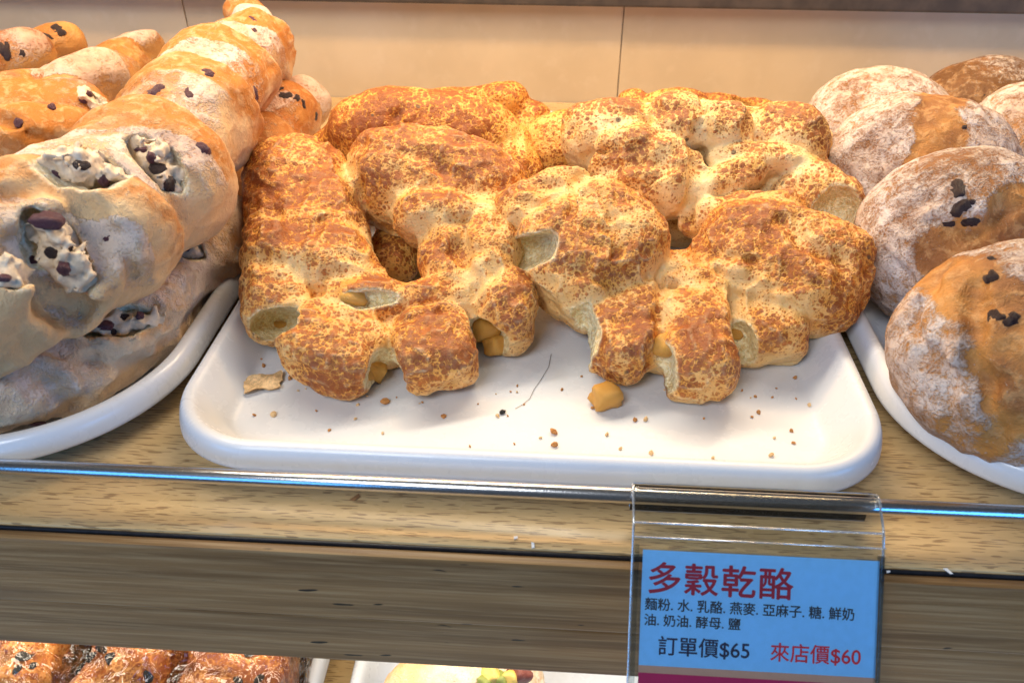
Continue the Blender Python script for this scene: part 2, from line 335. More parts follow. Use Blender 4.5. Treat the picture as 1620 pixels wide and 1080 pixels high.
class Loaf:
    """blobs are smoothly joined, grooves dent the crust, pockets cut through it and bare the crumb"""
    def __init__(s, k=0.012, amp=(0.0022, 0.0008), freq=(38, 120), seed=0.0, floor=None):
        s.k, s.amp, s.freq, s.seed, s.floor = k, amp, freq, seed, floor
        s.tw = None; s.rag = 0.0016; s.ragf = 95.0; s.L = []; s.B, s.G, s.C, s.bands = [], [], [], []; s.lo = np.full(3, 9.0); s.hi = np.full(3, -9.0)
    def _ext(s, c, r):
        r = np.atleast_1d(r).max(); s.lo = np.minimum(s.lo, np.array(c)-r); s.hi = np.maximum(s.hi, np.array(c)+r)
    def cap(s, *pts, fl=1.0, k=None):
        for p, q in zip(pts[:-1], pts[1:]):
            a, b = az(*p[:3]), az(*q[:3]); s._ext(a, p[3]); s._ext(b, q[3])
            s.B.append((lambda P, a=a, b=b, p=p, q=q: s_cap(P, a, b, p[3], q[3], fl), k or s.k))
        return s
    def capw(s, *pts, fl=1.0, k=None):
        for p, q in zip(pts[:-1], pts[1:]):
            a, b = np.array(p[:3]), np.array(q[:3]); s._ext(a, p[3]); s._ext(b, q[3])
            s.B.append((lambda P, a=a, b=b, p=p, q=q: s_cap(P, a, b, p[3], q[3], fl), k or s.k))
        return s
    def ell(s, p, r, rot=(0, 0, 0), k=None):
        c = az(*p); r = np.array(r); R = rotm(*rot); s._ext(c, r)
        s.B.append((lambda P: s_ell(P, c, r, R), k or s.k)); return s
    def box(s, p, h, rot=(0, 0, 0), rd=0.012, k=None):
        c = az(*p); h = np.array(h); R = rotm(*rot); s._ext(c, h*1.4)
        s.B.append((lambda P: s_box(P, c, h, R, rd), k or s.k)); return s
    def _frame(s, c, th, lam):
        d = c-EYE; w = d/np.linalg.norm(d); dep = d@FWD
        r = RIGHT-w*(RIGHT@w); r /= np.linalg.norm(r); up = np.cross(r, w)
        t = math.radians(th); a = math.cos(t)*r+math.sin(t)*up; b = -math.sin(t)*r+math.cos(t)*up
        # lean the lobe back towards lying flat on what carries it
        fl = math.atan(lam); ax = r; B = b+math.tan(fl)*w*(b@up); A = a+math.tan(fl)*w*(a@up)
        A /= np.linalg.norm(A); la = 1/np.linalg.norm(a+math.tan(fl)*w*(a@up)); B = B-A*(B@A); lb = np.linalg.norm(B); B /= lb
        return A, B, np.cross(A, B), dep/FPX, la, lb
    def lobe(s, u, v, z, a, b, c, th=0.0, lam=0.6, p=2.4, k=None):
        """rounded superellipsoid lobe: seen half sizes a, b and half thickness c in photograph pixels at its own distance"""
        ctr = az(u, v, z); A, B, Cc, m, la, lb = s._frame(ctr, th, lam)
        sh = lam/math.sqrt(1+lam*lam); bb = math.sqrt(max((0.35*b)**2, b*b-(c*sh)**2))
        r = np.array([a/la*1.0, bb*max(lb, 1.0), c])*m; R = np.stack([A, B, Cc], 1); s._ext(ctr, r*1.05)
        def f(P):
            q = (P-ctr)@R; n = np.linalg.norm(q, axis=1); kk = ((np.abs(q/r)**p).sum(1))**(1/p)
            g = n*(1-1/np.maximum(kk, 1e-3)); return np.where(kk < 0.6, (kk-1)*r.min(), g)
        s.B.append((f, k or s.k)); s.L.append(f); return s
    def rayhit(s, u, v, fn, z0=0.19, z1=-0.01):
        d = ray(u, v); zs = np.linspace(z0, z1, 900); P = EYE + d*((zs-EYE[2])/d[2])[:, None]
        f = fn(P); k = int(np.argmax(f < 0)); return P[k] if f[k] < 0 else None
    def cut(s, u, v, a, b, depth, th=0.0, push=0.0, lam=0.0, k=0.0015, z=None):
        """pocket opened in the crust where the line of sight meets it; a, b in photograph pixels, depth and push in metres"""
        ctr = s.rayhit(u, v, s.body) if z is None else az(u, v, z)
        if ctr is None: print('cut misses', u, v); return s
        d = ctr-EYE; ctr = ctr+d/np.linalg.norm(d)*push
        A, B, Cc, m, la, lb = s._frame(ctr, th, lam); r = np.array([a*m, b*m, depth]); R = np.stack([A, B, Cc], 1)
        s.C.append((lambda P: s_ell(P, ctr, r, R), k)); s.last = (ctr, r, R); return s
    def crease(s, *pts, r=0.0025, k=0.005, push=0.0):
        """dent a line into the crust along points given on its surface"""
        Q = [s.rayhit(u, v, s.body) for u, v in pts]; Q = [q for q in Q if q is not None]
        for a, b in zip(Q[:-1], Q[1:]):
            if np.linalg.norm(a-b) > 0.05: continue
            s.G.append((lambda P, a=a, b=b: s_cap(P, a, b, r, r), k))
        return s
    def groove(s, *pts, k=0.006, ):
        for p, q in zip(pts[:-1], pts[1:]):
            a, b = az(*p[:3]), az(*q[:3])
            s.G.append((lambda P, a=a, b=b, p=p, q=q: s_cap(P, a, b, p[3], q[3]), k))
        return s
    def pocket(s, p, r, rot=(0, 0, 0), k=0.0015):
        c = az(*p); r = np.array(r); R = rotm(*rot)
        s.C.append((lambda P: s_ell(P, c, r, R), k)); return s
    def band(s, p, n, w): s.bands.append((az(*p), np.array(n, float)/np.linalg.norm(n), w)); return s
    def bandm(s, P):
        m = np.zeros(len(P))
        for c, n, w in s.bands:
            d = np.abs((P-c)@n + 0.006*fbm(P, 60, 5.0)); ww = w*np.clip((P[:, 2]-.022)/.045, .05, 1); m = np.maximum(m, np.clip((ww-d)/0.0060+.3, 0, 1))
        return m
    def body(s, P):
        f = None
        for fn, k in s.B: f = fn(P) if f is None else smin(f, fn(P), k)
        for fn, k in s.G: f = smax(f, -fn(P), k)
        f = f - s.amp[0]*fbm(P, s.freq[0], s.seed, 2)
        r = 1-np.abs(vnoise(P, s.freq[1], s.seed+3.0))*2
        f = f - s.amp[1]*r - s.amp[1]*0.5*vnoise(P, s.freq[1]*2.3, s.seed)
        if s.tw is not None:
            x = s.twphase(P); ta = np.clip(((P-s.tw[0])@s.tw[1])/0.16, 0.30, 1); f = f - s.tw[5]*ta*(np.where(x < .88, x/.88, (1-x)/.12)-.5)
        if s.bands: f = f + 0.0016*s.bandm(P)
        if s.floor is not None: f = smax(f, s.floor-P[:, 2], 0.003)
        return f
    def full(s, P):
        f = s.body(P)
        if s.C:
            nz = s.rag*(vnoise(P, s.ragf, s.seed+40)+0.6*vnoise(P, s.ragf*2.4, s.seed+50))
            for fn, k in s.C: f = smax(f, -(fn(P)+nz), k)
        return f
    def twisted(s, a, b, pitch, amp):
        a, b = az(*a), az(*b); t = (b-a)/np.linalg.norm(b-a); e1 = np.cross(t, (0, 0, 1.0)); e1 /= np.linalg.norm(e1); e2 = np.cross(e1, t)
        s.tw = (a, t, e1, e2, pitch, amp); return s
    def twphase(s, P):
        a, t, e1, e2, pitch, amp = s.tw; q = P-a; ph = np.arctan2(q@e2, q@e1)/(2*math.pi)
        return np.mod(q@t/pitch + ph + 0.12*vnoise(P, 30, s.seed+60), 1.0)
    def build(s, name, mat, h=0.0016, bake=0.5, flour=0.0, parent=None, bfn=None, pow_=0.0):
        lo = s.lo-0.008; hi = s.hi+0.008; m = 4
        if s.floor is not None: lo[2] = max(lo[2], s.floor-0.006)
        nc = np.ceil((hi-lo)/(h*m)).astype(int)+2
        def grid(n, st):
            g = np.stack(np.meshgrid(*[np.arange(k) for k in n], indexing='ij'), -1).reshape(-1, 3); return g*st+lo
        fc = s.full(grid(nc, h*m)).reshape(nc)
        nf = (nc-1)*m+1
        up = fc
        for ax in range(3): up = np.repeat(up, m, axis=ax)
        ofs = m//2
        idx = [np.clip((np.arange(nf[a])+ofs), 0, up.shape[a]-1) for a in range(3)]
        F = up[np.ix_(*idx)].copy()
        mask = np.abs(F) < h*m*1.6+0.002
        ii = np.argwhere(mask); F[mask] = s.full(ii*h+lo)
        V, Q = surface_nets(F, h, lo)
        # outward-facing attributes
        P = V; fb = s.body(P)
        crumb = np.clip(-fb/0.0012, 0, 1) if s.C else np.zeros(len(P))
        e = 0.0015
        nz = (s.full(P+np.array([0, 0, e]))-s.full(P-np.array([0, 0, e])))/(2*e)
        bk = np.clip(bake - .10 + 0.36*nz + 0.45*vnoise(P, 28, s.seed+9) + 0.12*vnoise(P, 75, s.seed+2), 0, 1)
        fl = np.clip(flour + (.35 if flour > .65 else .55)*vnoise(P, 30, s.seed+21) + 0.25*nz*(0 < flour < .65), 0, 1)*(1-s.bandm(P)) if flour > 0 else np.zeros(len(P))
        if pow_ and len(s.L) > 1:
            D = np.sort(np.stack([g(P) for g in s.L], 1), axis=1); gap = np.clip((D[:, 1]-D[:, 0])/0.012, 0, 1)
            bk = np.clip(bk-pow_*(1-gap)+0.10*gap, 0, 1)
        if s.tw is not None:
            x = s.twphase(P); fl = np.clip(fl*np.where(x < .55, 1.25, .45), 0, 1); bk = np.clip(bk+.22*np.clip((x-.5)*3, 0, 1), 0, 1)
        if bfn: bk = np.clip(bk+bfn(P), 0, 1)
        base = np.array([(lo[0]+hi[0])/2, (lo[1]+hi[1])/2, P[:, 2].min()])
        me = bpy.data.meshes.new(name); nv, nq = len(V), len(Q)
        me.vertices.add(nv); me.vertices.foreach_set('co', (V-base).astype(np.float32).ravel())
        me.loops.add(nq*4); me.loops.foreach_set('vertex_index', Q.astype(np.int32).ravel())
        me.polygons.add(nq); me.polygons.foreach_set('loop_start', np.arange(0, nq*4, 4, dtype=np.int32))
        me.polygons.foreach_set('use_smooth', np.ones(nq, bool))
        me.update(calc_edges=True)
        ca = me.color_attributes.new('mask', 'FLOAT_COLOR', 'POINT')
        ca.data.foreach_set('color', np.stack([crumb, bk, fl, np.ones(nv)], 1).astype(np.float32).ravel())
        me.materials.append(mat)
        o = bpy.data.objects.new(name, me); COL.objects.link(o)
        o.location = base
        if parent is not None: o.parent = parent; o.location = base-np.array(parent.location)
        s.obj = o
        return o
    def hit(s, u, v, z0=0.16, z1=0.0):
        """first point where the line of sight meets the loaf (used to seat raisins in the crust)"""
        d = ray(u, v); zs = np.linspace(z0, z1, 700); P = EYE + d*((zs-EYE[2])/d[2])[:, None]
        f = s.full(P); k = np.argmax(f < 0)
        return P[k] if f[k] < 0 else None
    def normal(s, p):
        e = 0.003; P = np.array([p+np.eye(3)[i]*e*sg for i in range(3) for sg in (1, -1)]); f = s.full(P)
        g = np.array([f[0]-f[1], f[2]-f[3], f[4]-f[5]]); return g/max(1e-9, np.linalg.norm(g))

def surface_nets(F, h, lo):
    s = F < 0; n = np.array(F.shape)
    cs = np.zeros(n-1, np.int8)
    for dx in (0, 1):
        for dy in (0, 1):
            for dz in (0, 1): cs += s[dx:n[0]-1+dx, dy:n[1]-1+dy, dz:n[2]-1+dz]
    act = (cs > 0) & (cs < 8); cell = np.argwhere(act); ids = np.full(n-1, -1, np.int64); ids[act] = np.arange(len(cell))
    acc = np.zeros((len(cell), 3)); cnt = np.zeros(len(cell))
    cor = [(a, b, c) for a in (0, 1) for b in (0, 1) for c in (0, 1)]
    val = {c: F[cell[:, 0]+c[0], cell[:, 1]+c[1], cell[:, 2]+c[2]] for c in cor}
    for c in cor:
        for ax in range(3):
            if c[ax]: continue
            d = list(c); d[ax] = 1; d = tuple(d); a, b = val[c], val[d]; x = (a < 0) != (b < 0)
            t = np.where(x, a/np.where(np.abs(a-b) < 1e-12, 1, a-b), 0)
            p = np.tile(np.array(c, float), (len(cell), 1)); p[:, ax] = t
            acc += p*x[:, None]; cnt += x
    V = (cell+acc/cnt[:, None])*h+lo
    Q = []
    for ax in range(3):
        u, w = (ax+1) % 3, (ax+2) % 3
        sl = [slice(None)]*3; sl[ax] = slice(0, -1); s2 = [slice(None)]*3; s2[ax] = slice(1, None)
        e = s[tuple(sl)] != s[tuple(s2)]
        E = np.argwhere(e); E = E[(E[:, u] > 0) & (E[:, w] > 0) & (E[:, u] < n[u]-1) & (E[:, w] < n[w]-1)]
        def g(du, dw):
            I = E.copy(); I[:, u] -= du; I[:, w] -= dw; return ids[I[:, 0], I[:, 1], I[:, 2]]
        q = np.stack([g(1, 1), g(0, 1), g(0, 0), g(1, 0)], 1)
        fl = ~s[E[:, 0], E[:, 1], E[:, 2]]
        q[fl] = q[fl][:, ::-1]; Q.append(q)
    Q = np.concatenate(Q); return V, Q[(Q >= 0).all(1)]

_lump_cache = {}
def lump_mesh(kind, seed):
    """small irregular solids: raisins, crumbs, cheese cubes (unit size, shared between copies)"""
    key = (kind, seed)
    if key in _lump_cache: return _lump_cache[key]
    import bmesh
    bm = bmesh.new(); bmesh.ops.create_icosphere(bm, subdivisions=3 if kind != 'crumb' else 2, radius=1.0)
    P = np.array([v.co[:] for v in bm.verts])
    if kind == 'cube':
        q = P/np.max(np.abs(P), axis=1)[:, None]; P = 0.74*q+0.26*P; P *= (1+0.16*fbm(P, 1.1, seed))[:, None]
    elif kind == 'raisin':
        P *= (1+0.22*fbm(P, 1.6, seed)+0.16*(1-2*np.abs(vnoise(P, 2.8, seed+2))))[:, None]
    else:
        P *= (1+0.35*fbm(P, 1.2, seed))[:, None]
    for v, p in zip(bm.verts, P): v.co = Vector(p)
    me = bpy.data.meshes.new(kind); bm.to_mesh(me); bm.free()
    me.polygons.foreach_set('use_smooth', [kind != 'crumb']*len(me.polygons))
    _lump_cache[key] = me; return me
def lump(name, kind, seed, loc, size, rot, mat, parent=None):
    me = lump_mesh(kind, seed)
    if not me.materials: me.materials.append(mat)
    o = bpy.data.objects.new(name, me); COL.objects.link(o)
    if me.materials[0] != mat:
        o.material_slots[0].link = 'OBJECT'; o.material_slots[0].material = mat
    at_ = Vector(loc); q = parent
    while q is not None: at_ = at_ - q.location; q = q.parent
    o.location = at_
    o.scale = size; o.rotation_euler = rot
    if parent: o.parent = parent
    return o
def stud(L, name, kind, spots, mat, sink=0.35):
    """seat small lumps (u, v, size in mm) in the surface of a loaf"""
    for i, (u, v, sz) in enumerate(spots):
        p = L.hit(u, v)
        if p is None: continue
        nrm = L.normal(p); r = sz*0.00078/2
        q = Vector(nrm).to_track_quat('Z', 'Y').to_euler(); rr = random.Random(i*7+int(u))
        q.rotate_axis('Z', rr.uniform(0, 6.28))
        lump(name, kind, (i+int(u)) % 4, p+nrm*r*(0.45-sink), (r*rr.uniform(0.95, 1.35), r*rr.uniform(0.7, 0.95), r*rr.uniform(0.55, 0.8)), q, mat, L.obj)

# ------------------------------------------------------------------ the display case
shelf = empty('shelf', (0, 0.22, 0)); tag(shelf, kind='structure')
box('shelf_board', (-0.8, 0.2225, -0.018), (0.8, 0.7525, 0.0), M['beech'], shelf, 0.0012)
box('black_edge_strip', (-0.8, 0.2209, -0.017), (0.8, 0.2222, -0.0008), M['black'], shelf, 0.0005)  # shade of the gap behind the fascia, put in as a black strip
box('fascia_board', (-0.8, 0.2160, -0.0435), (0.8, 0.2207, -0.0018), M['dark'], shelf, 0.0014)
box('fascia_board', (-0.8, 0.2170, -0.0760), (0.8, 0.2220, -0.0445), M['dark'], shelf, 0.0012)
wall = empty('wall', (0, 0.7535, 0)); tag(wall, kind='structure')
box('grout_backing', (-1.2, 0.7565, -0.6), (1.2, 0.77, 0.6), M['grout'], wall)
for x0, x1 in ((-0.732, -0.3402), (-0.3393, 0.0518), (0.0527, 0.443), (0.4439, 0.835)):
    box('tile', (x0, 0.7535, -0.012), (x1, 0.7563, 0.30), M['tile'], wall, 0.0006)
tag(box('upper_ledge', (-0.9, 0.735, 0.0885), (0.9, 0.7530, 0.125), M['ledge'], None, 0.002), kind='structure')
rail = tube('guard_rail', [(-0.8, 0.2385, 0.0165), (0.8, 0.2385, 0.0165)], 0.0033, M['metal'], None, 32)
tag(rail, 'thin steel rail running along the front of the bread shelf', 'rail')
lower = box('lower_shelf', (-0.8, 0.06, -0.233), (0.8, 0.62, -0.215), M['beech'], None, 0.002); tag(lower, kind='structure')

def tray(name, x0, x1, y0, y1, rad, rim, label, prof=None, zb=0.0, group='white serving trays on the shelf'):
    hx, hy = (x1-x0)/2, (y1-y0)/2; cx, cy = (x0+x1)/2, (y0+y1)/2; NA = 20
    def loop(ins, z):
        r = max(0.004, rad-ins); ax, ay_ = hx-ins-r, hy-ins-r; out = []
        for q, (sx, sy) in enumerate(((1, 1), (-1, 1), (-1, -1), (1, -1))):
            for k in range(NA+1):
                th = math.pi/2*(q+k/NA); out.append((sx*ax+r*math.cos(th), sy*ay_+r*math.sin(th), z))
        return out
    prof = prof or [(0.060, .0035), (0.040, .0035), (0.0262, .0035), (0.0246, .0037), (0.0232, .0043), (0.0218, .0056), (0.0200, .0078), (0.0160, .0128), (0.0120, rim-.0036),
            (0.0106, rim-.0016), (0.0095, rim-.0005), (0.0084, rim), (0.0064, rim), (0.0050, rim-.0005), (0.0038, rim-.0018), (0.0028, rim-.0040), (0.0021, rim-.0068),
            (0.0016, rim-.0094), (0.0015, rim-.0108), (0.0021, rim-.0114), (0.0034, rim-.0110), (0.0062, rim-.0092), (0.0110, .0085), (0.0200, .0012), (0.0235, 0.0)]
    V, F = [], []; n = 4*(NA+1)
    for ins, z in prof: V += loop(ins, z)
    for i in range(len(prof)-1):
        for k in range(n): F.append((i*n+k, i*n+(k+1) % n, (i+1)*n+(k+1) % n, (i+1)*n+k)[::-1])
    F.append(tuple(range(n))); F.append(tuple((len(prof)-1)*n+k for k in range(n))[::-1])
    o = mesh_obj(name, V, F, M['tray'], None, (cx, cy, zb+0.0003))
    return tag(o, label, 'tray', group)
tray('serving_tray', -0.1735, 0.1515, 0.2465, 0.672, 0.047, 0.022, 'white rectangular tray holding the brown speckled cheese breads')
tray('serving_tray', -0.52, -0.1745, 0.236, 0.645, 0.085, 0.024, 'white tray with wide rounded corners holding the long berry loaves')
tray('serving_tray', 0.1535, 0.50, 0.2440, 0.690, 0.075, 0.024, 'white tray holding the round flour-dusted raisin loaves')


# ------------------------------------------------------------------ cheese breads on the middle tray
CG = 'speckled cheese breads piled on the middle tray'
def bits(L, spots, name='cheese_cube', mat='cheese_cube', kind='cube'):
    for i, (u, v, mm, push, rz) in enumerate(spots):
        p = L.hit(u, v)
        if p is None: continue
        d = p-EYE; p = p+d/np.linalg.norm(d)*push; r = mm*0.0005
        lump(name, kind, i % 3, p, (r, r*0.9, r*0.95), (0.5+0.3*i, 0.3, math.radians(rz)), M[mat], L.obj)

FL = 0.0040
# front left: a ring with a hole, its front edge cut into four stubby fingers
A = Loaf(k=0.0025, amp=(0.0022, 0.0013), freq=(42, 130), seed=1.0, floor=FL)
A.cap((480, 430, .026, .018), (560, 490, .022, .016), (680, 500, .022, .016), (780, 470, .026, .018))
A.lobe(483, 340, .046, 88, 118, 84, 8, .9, 2.6)
A.lobe(490, 418, .040, 102, 64, 70, -14, .8, 2.5, k=.022)
A.lobe(440, 476, .031, 58, 64, 60, 0, .6, 2.8, k=.003)
A.lobe(590, 490, .028, 82, 44, 54, 4, .7, 2.5, k=.005)
A.lobe(532, 550, .023, 74, 62, 50, -24, .9, 3.5, k=.003)
A.lobe(688, 550, .023, 64, 62, 50, 8, .9, 3.5, k=.003)
A.lobe(690, 298, .056, 142, 86, 92, -12, .6, 2.5, k=.002)
A.lobe(704, 350, .052, 80, 46, 62, -8, .5, 2.5, k=.004)
A.lobe(734, 415, .038, 68, 76, 60, 0, .8, 2.6, k=.003)
A.lobe(772, 402, .041, 46, 90, 64, -6, .8, 2.6, k=.002)
A.lobe(804, 492, .027, 46, 58, 54, -8, .7, 2.9, k=.003)
A.lobe(690, 480, .028, 70, 40, 52, 10, .7, 2.5, k=.004)
A.lobe(612, 540, .016, 50, 40, 40, 0, .8, 2.6, k=.006)
A.crease((430, 330), (470, 360), (500, 350), r=.003, k=.009)
A.crease((560, 262), (575, 330), (600, 390), r=.003, k=.004)
A.crease((735, 350), (728, 395), (742, 430), r=.0026, k=.005)
A.crease((505, 496), (560, 506), (640, 506), (700, 488), (760, 480), r=.0026, k=.004)
A.crease((640, 240), (700, 260), (740, 300), r=.0015, k=.008)
A.cut(445, 512, 52, 28, .026, 4, .004)
A.cut(612, 598, 33, 48, .015, 0, .000, z=.016, lam=.3)
A.cut(766, 540, 38, 44, .017, -18, -.001)
A.cut(592, 472, 46, 16, .009, 4, .001)
a = A.build('cheese_bread', M['cheese'], .0013, bake=.78, pow_=.55)
tag(a, 'browned speckled cheese bread ring with a hole, at the front left of the middle tray', 'bread', CG)
bits(A, [(555, 470, 14, .002, 20), (768, 522, 13, -.002, 30), (784, 546, 11, -.004, 50), (440, 515, 10, .004, 0)])

for i_, (u_, v_, mm_) in enumerate(((594, 583, 11), (578, 592, 8), (655, 580, 8))):
    lump('cheese_cube', 'cube', i_, az(u_, v_, .011), (mm_*.0005,)*3, (i_, .4, 1.1*i_), M['cheese_cube'], A.obj)
# front right: two big lobes at the sides and narrow fingers between them
B = Loaf(k=0.0025, amp=(0.0022, 0.0013), freq=(42, 130), seed=4.0, floor=FL)
B.cap((960, 440, .028, .020), (1080, 455, .024, .018), (1230, 440, .028, .022)).cap((1060, 480, .022, .018), (1200, 505, .018, .016))
B.lobe(935, 400, .046, 104, 100, 80, 40, .5, 3.2)
B.lobe(862, 322, .063, 86, 46, 50, 18, .5, 2.7, k=.002)
B.lobe(988, 520, .026, 62, 74, 50, -20, .9, 3.6, k=.002)
B.lobe(1102, 542, .025, 58, 78, 52, 4, .9, 3.6, k=.002)
B.lobe(1090, 462, .032, 64, 40, 50, -14, .7, 2.6, k=.003)
B.lobe(1208, 514, .024, 58, 52, 46, 12, .8, 4.2, k=.002)
B.lobe(1232, 422, .042, 132, 88, 76, -15, .6, 3.1, k=.002)
B.lobe(1195, 350, .053, 76, 36, 46, 16, .5, 2.5, k=.003)
B.lobe(1200, 562, .009, 62, 15, 40, 2, .9, 2.6, k=.002)
B.lobe(1050, 530, .020, 50, 58, 46, 0, .8, 2.6, k=.006).lobe(1160, 505, .020, 40, 44, 40, 0, .8, 2.6, k=.006)
B.crease((925, 275), (905, 330), (870, 380), (835, 420), r=.0022, k=.004)
B.crease((960, 330), (975, 400), (955, 450), r=.0015, k=.007)
B.crease((900, 420), (940, 440), (1000, 430), r=.0013, k=.007)
B.crease((1046, 425), (1044, 460), (1045, 500), r=.003, k=.005)
B.crease((1120, 400), (1190, 410), (1230, 440), r=.002, k=.007)
B.crease((1240, 350), (1275, 390), (1330, 410), r=.002, k=.007)
B.crease((1150, 440), (1220, 455), (1290, 450), r=.0014, k=.007)
B.cut(834, 398, 52, 28, .026, 24, .003)
B.cut(890, 542, 62, 26, .030, 30, .002)
B.cut(916, 540, 30, 64, .032, -10, .002)
B.cut(1050, 580, 19, 48, .016, 12, -.002)
B.cut(1172, 545, 24, 44, .018, 8, -.002)
B.cut(1290, 540, 70, 38, .030, 24, .000)
b = B.build('cheese_bread', M['cheese'], .0013, bake=.58, pow_=.46)
tag(b, 'speckled cheese bread with spread fingers, at the front right of the middle tray', 'bread', CG)
bits(B, [(1052, 548, 11, .001, 30), (1160, 528, 8, .002, 10)])

# pale segmented bread stacked behind the front right one
C = Loaf(k=0.0025, amp=(0.0020, 0.0012), freq=(42, 120), seed=8.0)
C.cap((960, 240, .058, .026), (1100, 235, .062, .030), (1250, 245, .058, .026)).cap((1190, 285, .056, .020), (1270, 305, .052, .022))
C.capw((*az(980, 250, .055)[:2], .028, .026), (*az(1100, 245, .06)[:2], .028, .028), (*az(1240, 255, .055)[:2], .028, .026))  # added low bulk that blocks light so the hole in front stays dark
C.lobe(960, 216, .076, 72, 52, 62, 8, .5, 2.7)
C.lobe(1024, 272, .066, 92, 62, 62, -22, .3, 2.6, k=.002)
C.lobe(1068, 206, .082, 46, 50, 60, 0, .6, 2.8, k=.002)
C.lobe(1144, 212, .082, 46, 42, 56, 0, .6, 2.8, k=.002)
C.lobe(1240, 224, .076, 66, 52, 62, -14, .5, 2.8, k=.002)
C.lobe(1196, 260, .070, 78, 32, 50, 0, .4, 2.6, k=.002)
C.lobe(1146, 294, .062, 74, 32, 46, 26, .4, 2.5, k=.002)
C.lobe(1152, 340, .052, 74, 32, 42, 14, .5, 2.5, k=.002)
C.lobe(1292, 318, .056, 68, 54, 60, -24, .5, 2.8, k=.003)
C.crease((1105, 200), (1104, 250), (1098, 300), (1085, 335), r=.006, k=.004)
C.crease((1040, 165), (1042, 215), r=.0026, k=.004)
C.crease((1112, 165), (1116, 215), r=.0026, k=.004)
C.crease((930, 250), (970, 236), (1020, 230), r=.0026, k=.005)
C.crease((1185, 185), (1180, 230), r=.003, k=.004)
C.crease((1005, 300), (1060, 270), r=.0018, k=.007)
C.crease((960, 265), (1010, 255), (1070, 260), r=.0015, k=.007)
C.cut(1326, 336, 36, 40, .022, -14, .000)
c_ = C.build('cheese_bread', M['cheese_pale'], .0014, bake=.54, pow_=.46)
tag(c_, 'pale puffy segmented cheese bread stacked behind the front right one', 'bread', CG)

# rear left dome
D = Loaf(k=0.008, amp=(0.0024, 0.0009), seed=12.0)
D.lobe(672, 222, .058, 152, 72, 90, -2, .7, 2.5)
D.lobe(800, 242, .050, 40, 46, 50, 0, .5, 2.4, k=.003)
D.lobe(480, 250, .045, 50, 22, 40, 20, .5, 2.4)
D.capw((*az(560, 260, .040), .026), (*az(790, 300, .030), .030))
D.capw((*az(622, 420, .016), .014), (*az(650, 330, .024), .022))
D.crease((640, 160), (625, 190), (640, 215), r=.0015, k=.006)
d_ = D.build('cheese_bread', M['cheese_gold'], .0017, bake=.56, pow_=.25)
tag(d_, 'golden domed cheese bread right behind the holed one', 'bread', CG)
Eb = Loaf(k=0.004, seed=15.0)
Eb.lobe(715, 172, .056, 80, 30, 46, 4, .6).lobe(790, 168, .058, 46, 34, 44, 0, .6).lobe(840, 200, .046, 28, 36, 36, -20, .5)
tag(Eb.build('cheese_bread', M['cheese_gold'], .002, bake=.68), 'deep golden cheese bread against the wall, behind the domed one', 'bread', CG)
Fb = Loaf(k=0.004, seed=18.0)
Fb.lobe(888, 232, .050, 58, 54, 60, 20, .5).lobe(860, 260, .036, 40, 50, 50, 0, .5)
tag(Fb.build('cheese_bread', M['cheese_gold'], .002, bake=.5), 'golden cheese bread wedged between the domed and the pale segmented ones', 'bread', CG)
Gb = Loaf(k=0.003, seed=22.0)
Gb.lobe(1002, 172, .060, 27, 27, 30, 0, .5).lobe(1066, 172, .062, 58, 28, 40, 0, .6).lobe(1130, 180, .058, 46, 26, 36, -10, .5)
tag(Gb.build('cheese_bread', M['cheese_gold'], .002, bake=.5), 'golden cheese bread peeping out behind the pale segmented one', 'bread', CG)
Hb = Loaf(k=0.006, seed=25.0)
Hb.lobe(1100, 172, .040, 80, 22, 50, 0, .5).lobe(1190, 180, .036, 50, 22, 40, -10, .5)
tag(Hb.build('cheese_bread', M['cheese_gold'], .002, bake=.75), 'dark cheese bread low against the wall at the far right', 'bread', CG)

# ------------------------------------------------------------------ long berry loaves on the left tray
TG = 'long berry and cream cheese loaves on the left tray'
def stuffed(L, cuts):
    """cut pockets, remember them, and return the fillings to build once the loaf exists"""
    out = []
    for (u, v, a, b, dep, th, push, berries) in cuts:
        L.cut(u, v, a, b, dep, th, push)
        out.append((L.last, berries, u+v))
    return out
def fillings(L, todo):
    for (ctr, r, R), berries, seed in todo:
        d = ctr-EYE; c = ctr+d/np.linalg.norm(d)*r[2]*0.62; rr = r*np.array([.94, .90, .62])
        f = Loaf(k=.004, amp=(.0036, .0018), freq=(170, 380), seed=float(seed))
        f.B.append((lambda P, c=c, rr=rr, R=R: s_ell(P, c, rr, R), .004)); f._ext(c, rr)
        fo = f.build('cream_filling', M['cream'], .0012, parent=L.obj)
        for i, (bu, bv, mm) in enumerate(berries):
            p = f.hit(bu, bv, .19)
            if p is None: continue
            r_ = mm*.00036; lump('berry', 'raisin', i % 4, p, (r_*1.25, r_*.8, r_*.6), (i, .4*i, .9*i), M['raisin'] if i % 2 else M['berry'], fo)
